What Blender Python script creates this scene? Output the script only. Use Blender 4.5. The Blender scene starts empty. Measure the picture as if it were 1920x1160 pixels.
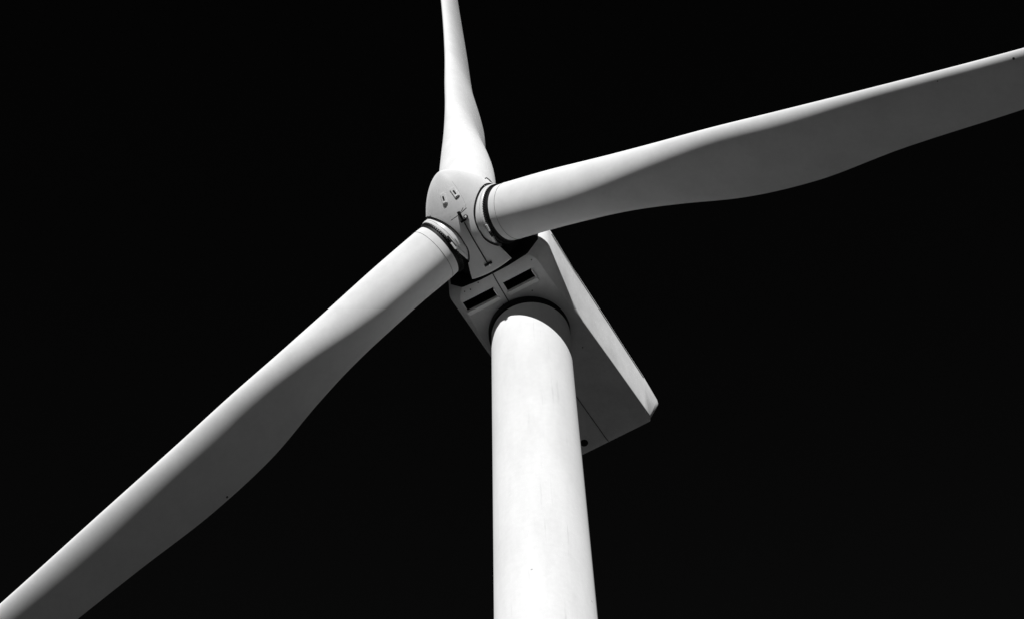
import bpy, bmesh, math, random
import numpy as np
from mathutils import Vector, Matrix
random.seed(4)
S = bpy.context.scene
COL = S.collection
rad = math.radians

# ---------------------------------------------------------------- camera
HUBZ = 79.0                      # height of the tower top above the ground
P = dict(D=45.3157, f=5277.4186, el=60.1792, az=-0.7091, roll=-2.4581)
el, az, ro = rad(P['el']), rad(P['az']), rad(P['roll'])
F = Vector((math.sin(az)*math.cos(el), math.cos(az)*math.cos(el), math.sin(el)))
r0 = Vector((math.cos(az), -math.sin(az), 0)); u0 = r0.cross(F)
Rv = math.cos(ro)*r0 + math.sin(ro)*u0; Uv = -math.sin(ro)*r0 + math.cos(ro)*u0
cd = bpy.data.cameras.new('camera'); cam = bpy.data.objects.new('camera', cd); COL.objects.link(cam)
M = Matrix((Rv, Uv, -F)).transposed().to_4x4(); M.translation = Vector((0, -P['D'], 1.7)); cam.matrix_world = M
cd.sensor_fit = 'HORIZONTAL'; cd.sensor_width = 36.0; cd.lens = P['f']*36.0/1920.0
cd.clip_start = 0.5; cd.clip_end = 20000
S.camera = cam

# ---------------------------------------------------------------- sky and sun
SUN_EL, SUN_AZ = 16.5, 188.5     # compass-like, 180 = straight behind the camera, >180 = to its left
W = bpy.data.worlds.new('World'); S.world = W; W.use_nodes = True
wt = W.node_tree; wt.nodes.clear()
sky = wt.nodes.new('ShaderNodeTexSky'); sky.sky_type = 'NISHITA'; sky.sun_disc = False
sky.sun_elevation = rad(SUN_EL); sky.sun_rotation = rad(SUN_AZ)
sky.air_density = 0.6; sky.dust_density = 0.1; sky.ozone_density = 2.0
sep = wt.nodes.new('ShaderNodeSeparateColor')
dk = wt.nodes.new('ShaderNodeMath'); dk.operation = 'MULTIPLY'; dk.inputs[1].default_value = 2.6
bg = wt.nodes.new('ShaderNodeBackground'); bg.inputs['Strength'].default_value = 0.05
wo = wt.nodes.new('ShaderNodeOutputWorld')
wt.links.new(sky.outputs[0], sep.inputs[0]); pw = wt.nodes.new('ShaderNodeMath'); pw.operation = 'POWER'; pw.inputs[1].default_value = 4.0
cl = wt.nodes.new('ShaderNodeMath'); cl.operation = 'MINIMUM'; cl.inputs[1].default_value = 0.10
wt.links.new(sep.outputs[0], pw.inputs[0]); wt.links.new(pw.outputs[0], dk.inputs[0])   # black-and-white picture through a deep red filter
wt.links.new(dk.outputs[0], cl.inputs[0]); wt.links.new(cl.outputs[0], bg.inputs['Color']); wt.links.new(bg.outputs[0], wo.inputs['Surface'])
sl = bpy.data.lights.new('sun', 'SUN'); sl.energy = 5.0; sl.angle = rad(0.53); sl.color = (1, 1, 1)
sun = bpy.data.objects.new('sun', sl); COL.objects.link(sun)
sa = rad(SUN_AZ)
sdir = Vector((math.sin(sa)*math.cos(rad(SUN_EL)), math.cos(sa)*math.cos(rad(SUN_EL)), math.sin(rad(SUN_EL))))
sun.rotation_euler = sdir.to_track_quat('Z', 'Y').to_euler(); sun.location = (0, -60, 120)
S.view_settings.view_transform = 'Standard'; S.view_settings.look = 'None'
S.view_settings.exposure = 0.38; S.view_settings.gamma = 1; S.view_settings.use_curve_mapping = False

# ---------------------------------------------------------------- materials
def mat(name, base, rough=0.45, spec=0.35, dirt=0.0, scale=1.0, streak=None, bump=0.0, dots=0.0):
    m = bpy.data.materials.new(name); m.use_nodes = True
    nt = m.node_tree; b = nt.nodes['Principled BSDF']
    b.inputs['Diffuse Roughness'].default_value = 1.0      # matt, slightly chalked paint
    b.inputs['Roughness'].default_value = rough; b.inputs['Specular IOR Level'].default_value = spec
    b.inputs['Base Color'].default_value = (base, base, base, 1)
    if dirt or streak or dots:
        tc = nt.nodes.new('ShaderNodeTexCoord')
        mp = nt.nodes.new('ShaderNodeMapping'); mp.inputs['Scale'].default_value = streak or (1, 1, 1)
        nt.links.new(tc.outputs['Object'], mp.inputs['Vector'])
        n = nt.nodes.new('ShaderNodeTexNoise'); n.inputs['Scale'].default_value = scale
        n.inputs['Detail'].default_value = 8; n.inputs['Roughness'].default_value = 0.62
        nt.links.new(mp.outputs[0], n.inputs['Vector'])
        cr = nt.nodes.new('ShaderNodeMapRange'); cr.inputs['From Min'].default_value = 0.28; cr.inputs['From Max'].default_value = 0.62
        cr.inputs['To Min'].default_value = 1 - dirt; cr.inputs['To Max'].default_value = 1
        nt.links.new(n.outputs['Fac'], cr.inputs['Value'])
        # finer mottling
        n2 = nt.nodes.new('ShaderNodeTexNoise'); n2.inputs['Scale'].default_value = scale*7; n2.inputs['Detail'].default_value = 5
        nt.links.new(tc.outputs['Object'], n2.inputs['Vector'])
        c2 = nt.nodes.new('ShaderNodeMapRange'); c2.inputs['From Min'].default_value = 0.25; c2.inputs['From Max'].default_value = 0.75
        c2.inputs['To Min'].default_value = 1 - dirt*0.45; c2.inputs['To Max'].default_value = 1
        nt.links.new(n2.outputs['Fac'], c2.inputs['Value'])
        mu = nt.nodes.new('ShaderNodeMath'); mu.operation = 'MULTIPLY'
        nt.links.new(cr.outputs[0], mu.inputs[0]); nt.links.new(c2.outputs[0], mu.inputs[1])
        last = mu
        if dots:      # sparse small chips and fly specks
            vo = nt.nodes.new('ShaderNodeTexVoronoi'); vo.inputs['Scale'].default_value = 0.9; vo.inputs['Randomness'].default_value = 1
            nt.links.new(tc.outputs['Object'], vo.inputs['Vector'])
            cm = nt.nodes.new('ShaderNodeMapRange'); cm.inputs['From Min'].default_value = 0.018; cm.inputs['From Max'].default_value = 0.04
            cm.inputs['To Min'].default_value = 1 - dots; cm.inputs['To Max'].default_value = 1
            nt.links.new(vo.outputs['Distance'], cm.inputs['Value'])
            mu2 = nt.nodes.new('ShaderNodeMath'); mu2.operation = 'MULTIPLY'
            nt.links.new(last.outputs[0], mu2.inputs[0]); nt.links.new(cm.outputs[0], mu2.inputs[1]); last = mu2
        if streak:    # thin run-off stains down the shell
            mp3 = nt.nodes.new('ShaderNodeMapping'); mp3.inputs['Scale'].default_value = (7, 7, .22)
            nt.links.new(tc.outputs['Object'], mp3.inputs['Vector'])
            n3 = nt.nodes.new('ShaderNodeTexNoise'); n3.inputs['Scale'].default_value = 1.0; n3.inputs['Detail'].default_value = 6; n3.inputs['Roughness'].default_value = .7
            nt.links.new(mp3.outputs[0], n3.inputs['Vector'])
            c3 = nt.nodes.new('ShaderNodeMapRange'); c3.inputs['From Min'].default_value = .60; c3.inputs['From Max'].default_value = .74
            c3.inputs['To Min'].default_value = 1; c3.inputs['To Max'].default_value = .82
            nt.links.new(n3.outputs['Fac'], c3.inputs['Value'])
            mu3 = nt.nodes.new('ShaderNodeMath'); mu3.operation = 'MULTIPLY'
            nt.links.new(last.outputs[0], mu3.inputs[0]); nt.links.new(c3.outputs[0], mu3.inputs[1]); last = mu3
        mb = nt.nodes.new('ShaderNodeMath'); mb.operation = 'MULTIPLY'; mb.inputs[1].default_value = base
        nt.links.new(last.outputs[0], mb.inputs[0]); nt.links.new(mb.outputs[0], b.inputs['Base Color'])
        if bump:
            bp = nt.nodes.new('ShaderNodeBump'); bp.inputs['Strength'].default_value = bump; bp.inputs['Distance'].default_value = 0.02
            nt.links.new(n.outputs['Fac'], bp.inputs['Height']); nt.links.new(bp.outputs[0], b.inputs['Normal'])
    return m
PAINT_TOWER = mat('tower_paint', 0.73, 0.55, 0.25, 0.10, 0.8, (1.6, 1.6, 0.35), 0.05, 0.45)
PAINT_NAC = mat('nacelle_gelcoat', 0.84, 0.45, 0.35, 0.16, 1.1, None, 0.04)
PAINT_BLADE = mat('blade_gelcoat', 0.77, 0.60, 0.22, 0.09, 0.9, None, 0.02)
PAINT_SPIN = mat('spinner_gelcoat', 0.72, 0.55, 0.25, 0.08, 1.4, None, 0.03)
PAINT_COLLAR = mat('collar_gelcoat', 0.80, 0.35, 0.4, 0.12, 2.2)
BLACK = mat('black_rubber', 0.004, 0.6, 0.2, 0.3, 3)
STEEL_DARK = mat('dark_steel', 0.035, 0.5, 0.4, 0.4, 6)
WHITE = mat('white_plate', 0.85, 0.4, 0.4)
GREY = mat('seam_grey', 0.05, 0.7, 0.2)
INNER_AND_SHADE = mat('dark_inside_and_nose_shade', 0.012, 0.8, 0.1)

# ---------------------------------------------------------------- helpers
def finish(name, bm, m, parent=None, smooth=40, label=None):
    bmesh.ops.recalc_face_normals(bm, faces=bm.faces)
    me = bpy.data.meshes.new(name); bm.to_mesh(me); bm.free()
    for mm in (m if isinstance(m, (list, tuple)) else [m]): me.materials.append(mm)
    if smooth:
        for f in me.polygons: f.use_smooth = True
        me.set_sharp_from_angle(angle=rad(smooth))
    o = bpy.data.objects.new(name, me); COL.objects.link(o)
    if parent: o.parent = parent
    if label: o['label'] = label
    return o
def loft(bm, rings, closed=True, cap0=False, cap1=False):
    vs = [[bm.verts.new(v) for v in r] for r in rings]
    n = len(rings[0])
    for a, b in zip(vs[:-1], vs[1:]):
        for i in range(n if closed else n-1):
            j = (i+1) % n
            bm.faces.new((a[i], a[j], b[j], b[i]))
    if cap0: bm.faces.new(vs[0][::-1])
    if cap1: bm.faces.new(vs[-1])
    return vs
def tube(bm, path, r, n=8, closed=False, caps=True):
    path = [Vector(p) for p in path]; rings = []
    N = len(path)
    prev = None
    for i, p in enumerate(path):
        if closed: t = path[(i+1) % N]-path[i-1]
        else: t = path[min(i+1, N-1)]-path[max(i-1, 0)]
        t.normalize()
        if prev is None:
            a = t.orthogonal().normalized()
        else:
            a = (prev - t*prev.dot(t)).normalized()
        prev = a; b = t.cross(a)
        rings.append([p+r*(math.cos(2*math.pi*k/n)*a+math.sin(2*math.pi*k/n)*b) for k in range(n)])
    if closed: rings.append(rings[0])
    loft(bm, rings, True, caps and not closed, caps and not closed)
    if closed: bmesh.ops.remove_doubles(bm, verts=bm.verts, dist=1e-5)
def box(bm, c, ax, ay, az_, sx, sy, sz):
    c = Vector(c)
    v = []
    for i in (-1, 1):
        for j in (-1, 1):
            for k in (-1, 1):
                v.append(bm.verts.new(c+ax*(i*sx/2)+ay*(j*sy/2)+az_*(k*sz/2)))
    for f in ((0, 1, 3, 2), (4, 6, 7, 5), (0, 4, 5, 1), (2, 3, 7, 6), (0, 2, 6, 4), (1, 5, 7, 3)):
        bm.faces.new([v[i] for i in f])
def revolve(bm, o, ax, e1, e2, prof, n=96, cap0=False, cap1=False):
    rings = [[o+ax*x+(e1*math.cos(2*math.pi*k/n)+e2*math.sin(2*math.pi*k/n))*r for k in range(n)] for x, r in prof]
    loft(bm, rings, True, cap0, cap1)

# ---------------------------------------------------------------- ground
bm = bmesh.new()
N = 96
rr = [0.01, 3, 8, 20, 50, 120, 300, 800, 2000, 5000]
rings = []
for i, r in enumerate(rr):
    rings.append([Vector((r*math.cos(2*math.pi*k/N), r*math.sin(2*math.pi*k/N), 0 if r < 30 else random.uniform(-.004, .003)*r*.3)) for k in range(N)])
loft(bm, rings, True, True)
g = finish('ground', bm, mat('grass_field', 0.095, 0.95, 0.1, 0.5, 0.25), None, 0)
g['kind'] = 'structure'

# ---------------------------------------------------------------- turbine root
turbine = bpy.data.objects.new('wind_turbine', None); COL.objects.link(turbine)
turbine['label'] = 'white three bladed wind turbine seen from below against black sky'
turbine['category'] = 'wind turbine'
OZ = Vector((0, 0, HUBZ))
R1, KT = 1.2538, 0.0104

# tower
bm = bmesh.new()
n = 128
prof = [(z, R1 - KT*z) for z in np.linspace(-HUBZ, -0.03, 60)] + [(-0.012, R1-0.012), (0.0, R1-0.03), (0.0, 0.9)]
revolve(bm, OZ, Vector((0, 0, 1)), Vector((1, 0, 0)), Vector((0, 1, 0)), prof, n)
tower = finish('tower', bm, PAINT_TOWER, turbine, 50)
bm = bmesh.new()
revolve(bm, OZ+Vector((-.035, 0, 0)), Vector((0, 0, 1)), Vector((1, 0, 0)), Vector((0, 1, 0)),
        [(-0.0, R1-0.06), (0.02, R1+0.03), (0.10, R1+0.05), (0.26, R1+0.055)], n)
finish('yaw_ring', bm, BLACK, tower, 40)

# ---------------------------------------------------------------- nacelle
psi, tau = rad(27.1654), rad(3.6924)
A0 = Vector((-math.sin(psi), -math.cos(psi), 0))        # forward, horizontal
RT = Vector((math.cos(psi), -math.sin(psi), 0))         # towards the sunlit side
UP = Vector((0, 0, 1))
def nc(ax, rt, z): return OZ + A0*ax + RT*(rt+0.05) + UP*z
#  ax, zbottom, flat half width, corner half width, corner z, top half width, top z, shoulder half, roof z
ST = [(-5.06, 0.66, 1.40, 1.45, 0.70, 1.42, 1.60, 1.15, 2.2),
      (-5.02, 0.50, 1.55, 1.58, 0.54, 1.46, 1.50, 1.30, 2.5),
      (-4.92, 0.45, 1.59, 1.625, 0.50, 1.76, 1.84, 1.40, 2.7),
      (-4.78, 0.43, 1.635, 1.68, 0.47, 1.77, 1.98, 1.43, 2.85),
      (-4.45, 0.42, 1.64, 1.68, 0.46, 1.78, 2.12, 1.45, 2.95),
      (-2.2, 0.32, 1.59, 1.63, 0.36, 1.78, 2.15, 1.45, 3.1),
      (-0.55, 0.22, 1.55, 1.59, 0.26, 1.78, 2.15, 1.45, 3.1),
      (-0.15, 0.21, 1.53, 1.60, 0.28, 1.78, 2.15, 1.45, 3.1),
      (0.25, 0.225, 1.52, 1.64, 0.37, 1.78, 2.15, 1.45, 3.1),
      (0.9, 0.27, 1.48, 1.70, 0.57, 1.80, 2.13, 1.45, 3.1),
      (2.0, 0.35, 1.42, 1.81, 0.90, 1.84, 2.06, 1.45, 3.1)]
for k_ in range(1, 8):           # the nose of the housing rounds over
    t_ = math.pi/2*k_/7
    e_ = 1-math.cos(t_); q_ = math.sin(t_)
    ST.append((2.0+0.47*q_, 0.35+0.04*q_+0.45*e_, 1.42-0.62*e_, 1.81-0.55*e_, 0.90+0.04*q_+0.55*e_, 1.84-0.50*e_, 2.06+.05*e_, 1.45-0.40*e_, 3.1-0.4*e_))
def zmid(ax, zb): return zb - (0.33*(1-math.sqrt(max(0, 1-((ax-2.0)/.47)**2))) if ax > 2.0 else 0)
# the rear wall leans backwards going up
def lean(ax, z): return ax - (max(0, z-0.45)*0.36 if ax < -4.5 else 0)
bm = bmesh.new(); rings = []
for (ax, zb, bw, cw, cz, tw_, tz, sh, rz) in ST:
    half = [(0.0, zmid(ax, zb)), (bw*.4, zmid(ax, zb)), (bw, zb+.01), (cw, cz), (tw_, tz), (tw_-.02, tz+.25), (sh, rz-.1), (sh*.5, rz)]
    pts = half + [(0.0, rz)] + [(-x_, z_) for x_, z_ in half[:0:-1]]
    rings.append([nc(lean(ax, z_), x_, z_) for x_, z_ in pts])
loft(bm, rings, True, True, True)
nac = finish('nacelle', bm, [PAINT_NAC, INNER_AND_SHADE], turbine, 0)
# recessed air inlets cut into the belly
def frame_box(name, c, sx, sy, sz, tilt=0.0):
    b = bmesh.new(); box(b, c, A0, RT, UP, sx, sy, sz)
    bmesh.ops.recalc_face_normals(b, faces=b.faces)
    me = bpy.data.meshes.new(name); b.to_mesh(me); b.free(); me.materials.append(PAINT_NAC); me.materials.append(INNER_AND_SHADE)
    for f in me.polygons:
        f.material_index = 1
    o = bpy.data.objects.new(name, me); COL.objects.link(o); return o
VENTS = [(1.81, 0.58, 1.02), (1.83, -0.84, 1.10)]
bev = nac.modifiers.new('bevel', 'BEVEL'); bev.width = 0.05; bev.segments = 3; bev.limit_method = 'ANGLE'; bev.angle_limit = rad(24)
cut = []
for (ax, rt, w) in VENTS:
    c = frame_box('cutter', nc(ax, rt, 0.52), 0.30, w, 0.70); cut.append(c)
    bo = nac.modifiers.new('cut', 'BOOLEAN'); bo.operation = 'DIFFERENCE'; bo.object = c; bo.solver = 'EXACT'
bpy.context.view_layer.update()
dg = bpy.context.evaluated_depsgraph_get()
me = bpy.data.meshes.new_from_object(nac.evaluated_get(dg))
nac.modifiers.clear(); nac.data = me; me.name = 'nacelle'
for c in cut: bpy.data.objects.remove(c)
for f in me.polygons: f.use_smooth = True
me.set_sharp_from_angle(angle=rad(28))
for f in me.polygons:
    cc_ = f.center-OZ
    if cc_.dot(A0) > 2.385: f.material_index = 1  # shade behind the rotor, painted on the nose faces as a dark colour

def zbot(ax):
    for s, t in zip(ST[:-1], ST[1:]):
        if s[0] <= ax <= t[0]:
            return zmid(ax, s[1]+(t[1]-s[1])*(ax-s[0])/(t[0]-s[0]))
    return 0.4 if ax > 0 else 0.5
# inlet lips (rear edge, protruding), end flange
for (ax, rt, w) in VENTS:
    b = bmesh.new()
    z0 = zbot(ax-.15); x0_, x1_ = rt-w/2-.02, rt+w/2+.03
    pr_ = [(ax-.152, z0+.03), (ax-.152, z0-.15), (ax-.172, z0-.155), (ax-.38, z0+.012), (ax-.40, z0+.03)]
    loft(b, [[nc(p0, x_, p1) for p0, p1 in pr_] for x_ in (x0_, x1_)], True, True, True)
    box(b, nc(ax-.01, x1_-.012, z0-.02), A0, RT, UP, 0.28, 0.035, 0.15)
    finish('inlet_lip', b, WHITE, nac, 40)
# belly seam
b = bmesh.new()
def strip(b, pts, w, h=.006):
    for (a1, r1), (a2, r2) in zip(pts[:-1], pts[1:]):
        p1 = nc(a1, r1, zbot(a1)); p2 = nc(a2, r2, zbot(a2)); d = (p2-p1); L = d.length; d.normalize()
        s = d.cross(UP).normalized()
        box(b, (p1+p2)/2, d, s, s.cross(d), L, w, h*2)
strip(b, [(2.44-.085*i_, -.06-.003*i_) for i_ in range(15)], .034, .012)
finish('belly_seam', b, GREY, nac, 0)
b = bmesh.new()
strip(b, [(-1.3-.106*i_, -.02+.0015*i_) for i_ in range(36)], .020, .012)
finish('belly_seam', b, GREY, nac, 0)
b = bmesh.new(); 
c = nc(-4.62, -.67, zbot(-4.6)); revolve(b, c, UP, A0, RT, [(.05, .13), (-.012, .13), (-.018, .12), (-.018, .001)], 32)
finish('drain_hole', b, BLACK, nac, 40)
for (a_, r_) in ((1.27, .74), (1.30, -.30), (2.2, 1.25), (2.25, -.95), (-1.35, 1.1), (2.28, -1.15), (2.33, -.62)):
    b = bmesh.new(); z = zbot(a_); revolve(b, nc(a_, r_, z), UP, A0, RT, [(.01, .02), (-.008, .02), (-.008, .001)], 12)
    finish('plug', b, STEEL_DARK, nac, 40)
# roof joint along the lit side
b = bmesh.new()
tube(b, [nc(1.85, 1.848, 2.08), nc(-.15, 1.79, 2.18), nc(-2.0, 1.79, 2.18), nc(-4.4, 1.79, 2.145)], .012, 8)
finish('roof_joint', b, GREY, nac, 40)

# ---------------------------------------------------------------- rotor axis
a = Vector((-math.sin(psi)*math.cos(tau), -math.cos(psi)*math.cos(tau), math.sin(tau)))
hc = OZ + Vector((0, 0, 1.4442)) + a*3.7084
hh = a.cross(UP).normalized(); vv = hh.cross(a)
PHI = rad(205.4638)
SX0, SL, SN, SR = 0.024, 1.997, 1.53, 1.419
RC = 1.036
RS, XS = 1.3454, -1.2615
def sprof(x):
    if x <= SX0: return SR + (RS-SR)*min(1, (SX0-x)/(SX0-XS))
    return SR*max(0.0, 1-min(1, (x-SX0)/SL)**SN)**(1/SN)
def spin_pt(x, ang, lift=0.0):
    R = sprof(x)+lift
    return hc + a*x + (hh*math.cos(ang)+vv*math.sin(ang))*R
XT = -0.66
def alpha(x):        # half angle of the blade cut-out at this station
    R = sprof(x)
    if x >= RC: return 0.0
    if x >= XT: return math.asin(min(1, math.sqrt(max(0, RC*RC-x*x))/R))
    at = alpha(XT)
    return at + (rad(30)-at)*(XT-x)/(XT-XS)
bm = bmesh.new()
def sector_rows(lift, k):
    out = []
    # nose
    rows = [SX0+SL*math.sin(t) for t in np.linspace(math.pi/2*0.995, math.asin((RC-SX0)/SL), 26)]
    rows += [RC*math.cos(t) for t in np.linspace(0.02, math.acos(XT/RC), 48)][0:]
    rows += list(np.linspace(XT, XS, 10))[1:]
    for x in rows:
        al = alpha(x); c0 = PHI + k*2*math.pi/3 + al; c1 = PHI + (k+1)*2*math.pi/3 - al + (rad(5)*max(0, XT-x)/(XT-XS))
        out.append([spin_pt(x, c0+(c1-c0)*s, lift) for s in np.linspace(0, 1, 37)])
    return out
for k in range(3):
    outer = sector_rows(0, k)
    vs = loft(bm, outer, False)
# close the tip
bmesh.ops.remove_doubles(bm, verts=bm.verts, dist=0.002)
spinner = finish('spinner', bm, PAINT_SPIN, turbine, 35)
so = spinner.modifiers.new('shell', 'SOLIDIFY'); so.thickness = 0.05; so.offset = -1
b = bmesh.new()
tipx = SX0+SL*math.sin(math.pi/2*0.995)
revolve(b, hc, a, hh, vv, [(tipx-.004, sprof(tipx)+.02), (tipx+.006, .001)], 48)
finish('nose_cap', b, PAINT_SPIN, spinner, 60)
# dark hub casting inside
b = bmesh.new()
revolve(b, hc, a, hh, vv, [(-1.25, .001), (-1.25, 1.05), (-.9, 1.08), (0, 1.1), (.7, 1.0), (1.1, .6), (1.1, .001)], 64)
finish('hub_casting', b, INNER_AND_SHADE, spinner, 40)

# spinner fittings ------------------------------------------------
def sn(x, ang):       # outward normal, forward tangent, side tangent
    p = spin_pt(x, ang); px = spin_pt(x+.01, ang)-p; pa = spin_pt(x, ang+.01)-p
    t = px.normalized(); s = pa.normalized(); nn = s.cross(t).normalized()
    if nn.dot(p-hc) < 0: nn = -nn
    return p, nn, t, s
for (x, ag) in ((1.446, 279.5), (1.446, 251.0)):
    p, nn, t, s = sn(x, rad(ag)); b = bmesh.new()
    box(b, p+nn*.012, nn, t, s, .04, .34, .17); box(b, p+nn*.03-t*.14, nn, t, s, .04, .03, .11); bmesh.ops.bevel(b, geom=b.edges[:], offset=.012, segments=2, affect='EDGES')
    br = finish('lifting_bracket', b, PAINT_COLLAR, spinner, 40)
    b = bmesh.new(); box(b, p+nn*.034, nn, t, s, .012, .14, .05)
    finish('lifting_slot', b, BLACK, br, 0)
b = bmesh.new()
path = [spin_pt(x, rad(263.5)+(rad(266.5)-rad(263.5))*(0.78-x)/1.73, .05) for x in np.linspace(0.62, -0.95, 12)]
tube(b, path, .018, 10)
rod = finish('lightning_rod', b, BLACK, spinner, 40)
b = bmesh.new()
p, nn, t, s = sn(-.955, rad(266.2)); box(b, p+nn*.03, nn, t, s, .07, .06, .26)
finish('rod_clamp', b, BLACK, rod, 40)
b = bmesh.new()
revolve(b, p+nn*.06+s*-.03-t*.04, nn, t, s, [(0, .035), (.05, .035), (.05, .001)], 16)
finish('rod_bolt', b, WHITE, rod, 40)
b = bmesh.new()
p, nn, t, s = sn(.80, rad(263.6)); box(b, p+nn*.03, nn, t, s, .08, .26, .07)
p, nn, t, s = sn(.66, rad(263.6)); box(b, p+nn*.03, nn, t, s, .06, .06, .20)
p, nn, t, s = sn(.905, rad(263.8)); box(b, p+nn*.06, nn, t, s, .10, .10, .09)
snb = finish('sensor_mount', b, BLACK, spinner, 40)
b = bmesh.new()
p, nn, t, s = sn(.72, rad(258)); revolve(b, p, nn, t, s, [(0, .07), (.10, .075), (.14, .06), (.15, .001)], 24)
finish('sensor_head', b, STEEL_DARK, snb, 40)
b = bmesh.new()
p, nn, t, s = sn(.72, rad(258)); revolve(b, p+t*.005, nn, t, s, [(.145, .035), (.165, .03), (.165, .001)], 24)
finish('sensor_window', b, WHITE, snb, 40)
b = bmesh.new()
q0 = spin_pt(.905, rad(264), .10)
tube(b, [q0, spin_pt(.87, rad(279), .12)], .011, 6); tube(b, [q0, spin_pt(.96, rad(250), .12)], .010, 6); tube(b, [q0, spin_pt(1.03, rad(254), .16)], .010, 6)
finish('whisker', b, BLACK, snb, 40)
# hatch outline on the nose
b = bmesh.new()
def sline(b, pts, r): tube(b, [spin_pt(x, rad(g_), .000) for x, g_ in pts], r, 6)
sline(b, [(1.70, 236), (1.55, 239), (1.432, 241), (1.2, 244.5), (1.0, 248), (.93, 252), (.92, 256)], .0045)
sline(b, [(.92, 256), (.91, 266), (.93, 280), (.98, 292)], .003)
finish('hatch_joint', b, mat('joint_grey', .35, .6, .2), spinner, 40)

# ---------------------------------------------------------------- blades
KN = np.array([1.3, 3.5, 5.5, 7.5, 9.5, 12.0, 15.0, 19.0, 24.0, 31.0, 38.0, 43.5, 46.0])
LE = np.array([0.921, 0.883, 0.82, 0.784, 0.756, 0.645, 0.534, 0.385, 0.30, .25, .20, .15, .05])
TE = np.array([0.921, 0.911, 1.041, 1.349, 1.715, 1.844, 1.655, 1.493, 1.15, .95, .72, .45, .08])
TH = np.array([0.905, 0.940, 0.812, 0.591, 0.428, 0.395, 0.296, 0.238, 0.20, .15, .10, .07, .02])
TW = np.array([14.89, 12.167, 8.264, 6.817, 7.802, 8.385, 12.48, 12.077, 9, 6, 3, 2, 2])
PITCH = -10.074
ROOT = 1.42
def hermite(yk, x):
    xk = KN; h = np.diff(xk); d = np.diff(yk)/h; m = np.empty_like(yk)
    m[0] = d[0]; m[-1] = d[-1]; m[1:-1] = (d[:-1]*h[1:]+d[1:]*h[:-1])/(h[1:]+h[:-1])
    i = np.clip(np.searchsorted(xk, x)-1, 0, len(h)-1); t = (x-xk[i])/h[i]
    return (2*t**3-3*t**2+1)*yk[i]+(t**3-2*t**2+t)*h[i]*m[i]+(-2*t**3+3*t**2)*yk[i+1]+(t**3-t**2)*h[i]*m[i+1]
def section(le, te, th, n=48):
    c = le+te; x = (1-np.cos(np.linspace(0, np.pi, n)))/2
    w = float(1-np.exp(-max(c/(2*th)-1, 0)/.9))
    circ = np.sqrt(np.clip(1-(2*x-1)**2, 0, None))
    air = 2.969*np.sqrt(x)-1.26*x-3.516*x**2+2.843*x**3-1.015*x**4
    pr = (1-w)*circ+w*air
    return le-x*c, th*pr, 1-.25*w
rs = np.concatenate([[ROOT], np.linspace(1.6, 16, 120), np.linspace(16.3, 46, 110)])
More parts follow.
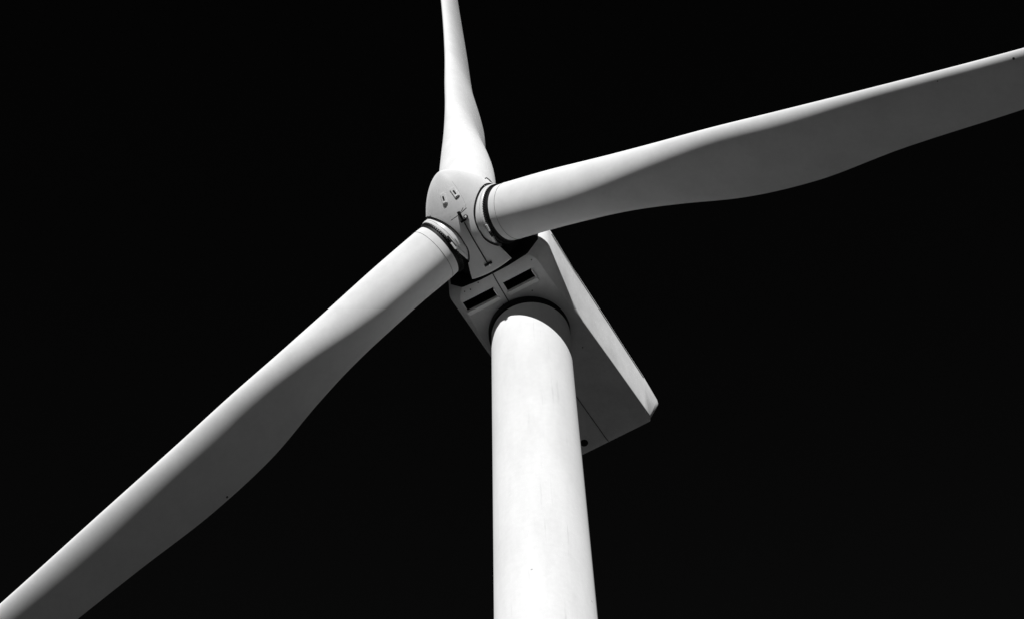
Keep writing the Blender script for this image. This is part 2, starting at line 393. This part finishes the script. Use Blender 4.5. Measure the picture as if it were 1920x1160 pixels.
for k in range(3):
    ph = PHI+k*2*math.pi/3
    er = hh*math.cos(ph)+vv*math.sin(ph); et = -hh*math.sin(ph)+vv*math.cos(ph); ea = a
    bm = bmesh.new(); rings = []
    les, tes, ths, tws = [hermite(y, rs) for y in (LE, TE, TH, TW)]
    for i, r in enumerate(rs):
        c, t, lf = section(les[i], tes[i], ths[i])
        an = rad(PITCH+tws[i]); cdv = ea*math.cos(an)+et*math.sin(an); tdv = -ea*math.sin(an)+et*math.cos(an)
        cc = list(c)+list(c[::-1][1:-1]); tt = list(t)+list(-lf*t[::-1][1:-1])
        if i == 0: sc = .985
        else: sc = 1
        rings.append([hc+er*r+(cdv*float(x_)+tdv*float(y_))*sc for x_, y_ in zip(cc, tt)])
    loft(bm, rings, True, True, True)
    blade = finish('blade', bm, PAINT_BLADE, turbine, 60)
    for (kk, r_, xf, side) in ((1, 11.57, .955, -1), (0, 19.67, .077, 1), (0, 17.27, .10, 1)):
        if kk != k: continue
        l_, t_, h_, w_ = [float(hermite(y, np.array([r_]))[0]) for y in (LE, TE, TH, TW)]
        c, t, lf = section(l_, t_, h_, 200); i_ = int(np.argmin(abs((l_-c)/(l_+t_)-xf)))
        an = rad(PITCH+w_); cdv = ea*math.cos(an)+et*math.sin(an); tdv = -ea*math.sin(an)+et*math.cos(an)
        yy = t if side > 0 else -lf*t
        p_ = hc+er*r_+cdv*float(c[i_])+tdv*float(yy[i_])
        tn = (cdv*float(c[i_+1]-c[i_-1])+tdv*float(yy[i_+1]-yy[i_-1])).normalized(); nn_ = tn.cross(er).normalized()
        if nn_.dot(tdv)*side < 0: nn_ = -nn_
        rd_ = .018 if r_ < 18 and kk == 0 else .038
        b = bmesh.new(); revolve(b, p_, nn_, tn, er, [(-.02, rd_), (.008, rd_), (.01, .001)], 20)
        finish('lightning_receptor', b, STEEL_DARK, blade, 40)
    # root joint line
    b = bmesh.new(); r_ = 1.68
    l_, t_, h_, w_ = [float(hermite(y, np.array([r_]))[0]) for y in (LE, TE, TH, TW)]
    an = rad(PITCH+w_); cdv = ea*math.cos(an)+et*math.sin(an); tdv = -ea*math.sin(an)+et*math.cos(an)
    tube(b, [hc+er*r_+cdv*((l_-t_)/2+(l_+t_)/2*math.cos(t))+tdv*(h_*math.sin(t)) for t in np.linspace(0, 2*math.pi, 97)[:-1]], .010, 6, True)
    finish('root_joint', b, mat('root_joint_grey', .3, .6, .2) if k == 0 else bpy.data.materials['root_joint_grey'], blade, 40)
    # dark bearing ring with bolt heads
    b = bmesh.new()
    revolve(b, hc, er, ea, et, [(.8, .90), (1.25, .90), (1.35, .915), (1.42, .90), (1.425, .6)], 96)
    for j in range(72):
        t = 2*math.pi*j/72; d = ea*math.cos(t)+et*math.sin(t); s = er.cross(d)
        box(b, hc+er*1.27+d*.935, er, d, s, .07, .06, .042)
    b.faces.ensure_lookup_table()
    for f in b.faces[-72*6:]: f.material_index = 1
    finish('bearing_ring', b, [BLACK, STEEL_DARK], blade, 40)
    # collar of the spinner round the root
    b = bmesh.new()
    def rim(t, rho): return rho - (0.36*max(0.0, -math.cos(t)-.05)**1.1 if rho > 1.0 else 0)
    prf = [(.55, RC-.055), (1.0, RC-.055), (1.14, RC-.055), (1.142, RC-.10), (1.163, RC-.10), (1.165, RC-.05), (1.225, RC-.055), (1.25, RC-.075), (1.25, .86)]
    loft(b, [[hc+er*rim(2*math.pi*j/128, x_)+(ea*math.cos(2*math.pi*j/128)+et*math.sin(2*math.pi*j/128))*r_ for j in range(128)] for x_, r_ in prf], True)
    collar = finish('root_collar', b, PAINT_COLLAR, spinner, 40)
    # dark gap where the collar leaves the spinner
    b = bmesh.new(); path = []
    for t in np.linspace(0, 2*math.pi, 181)[:-1]:
        x = RC*math.cos(t); y = RC*math.sin(t); R = sprof(x)
        if x < XT: continue
        path.append((t, hc+a*x+et*y+er*(math.sqrt(max(.01, R*R-y*y))-.015)))
    i0 = max(range(len(path)), key=lambda i: (path[(i+1) % len(path)][0]-path[i][0]) % (2*math.pi))
    path = path[i0+1:]+path[:i0+1]
    tube(b, [q_[1] for q_ in path], .022, 8)
    finish('gap_seal', b, BLACK, collar, 40)
    # pointer plate at the pitch scale
    ang = {0: 81, 1: 281, 2: 70}[k]
    t = rad(ang); d = ea*math.cos(t)+et*math.sin(t); s = er.cross(d)
    b = bmesh.new(); box(b, hc+er*1.29+d*1.03, er, d, s, .06, .04, .24)
    finish('pitch_pointer', b, WHITE, collar, 40)
    t = rad(ang+8); d = ea*math.cos(t)+et*math.sin(t); s = er.cross(d)
    b = bmesh.new(); box(b, hc+er*1.23+d*.985, er, d, s, .05, .03, .42)
    finish('scale_slot', b, STEEL_DARK, collar, 40)
    if k == 2:
        for t in (22, 31, 50):
            t = rad(t); d = ea*math.cos(t)+et*math.sin(t); s = er.cross(d); x = RC*math.cos(t); y = RC*math.sin(t)
            b = bmesh.new(); box(b, hc+a*x+et*y+er*(math.sqrt(sprof(x)**2-y*y)+.03), er, d, s, .10, .05, .16)
            finish('rim_clip', b, STEEL_DARK, collar, 0)
    if k == 2:      # grab rail beside the upright blade
        b = bmesh.new()
        def rp(t, rho, rd=1.04): 
            t = rad(t); return hc+er*rho+(ea*math.cos(t)+et*math.sin(t))*rd
        tube(b, [rp(58, 1.3), rp(60, 1.5), rp(63, 1.62), rp(68, 1.60), rp(80, 1.45)], .018, 8)
        finish('grab_rail', b, STEEL_DARK, collar, 40)
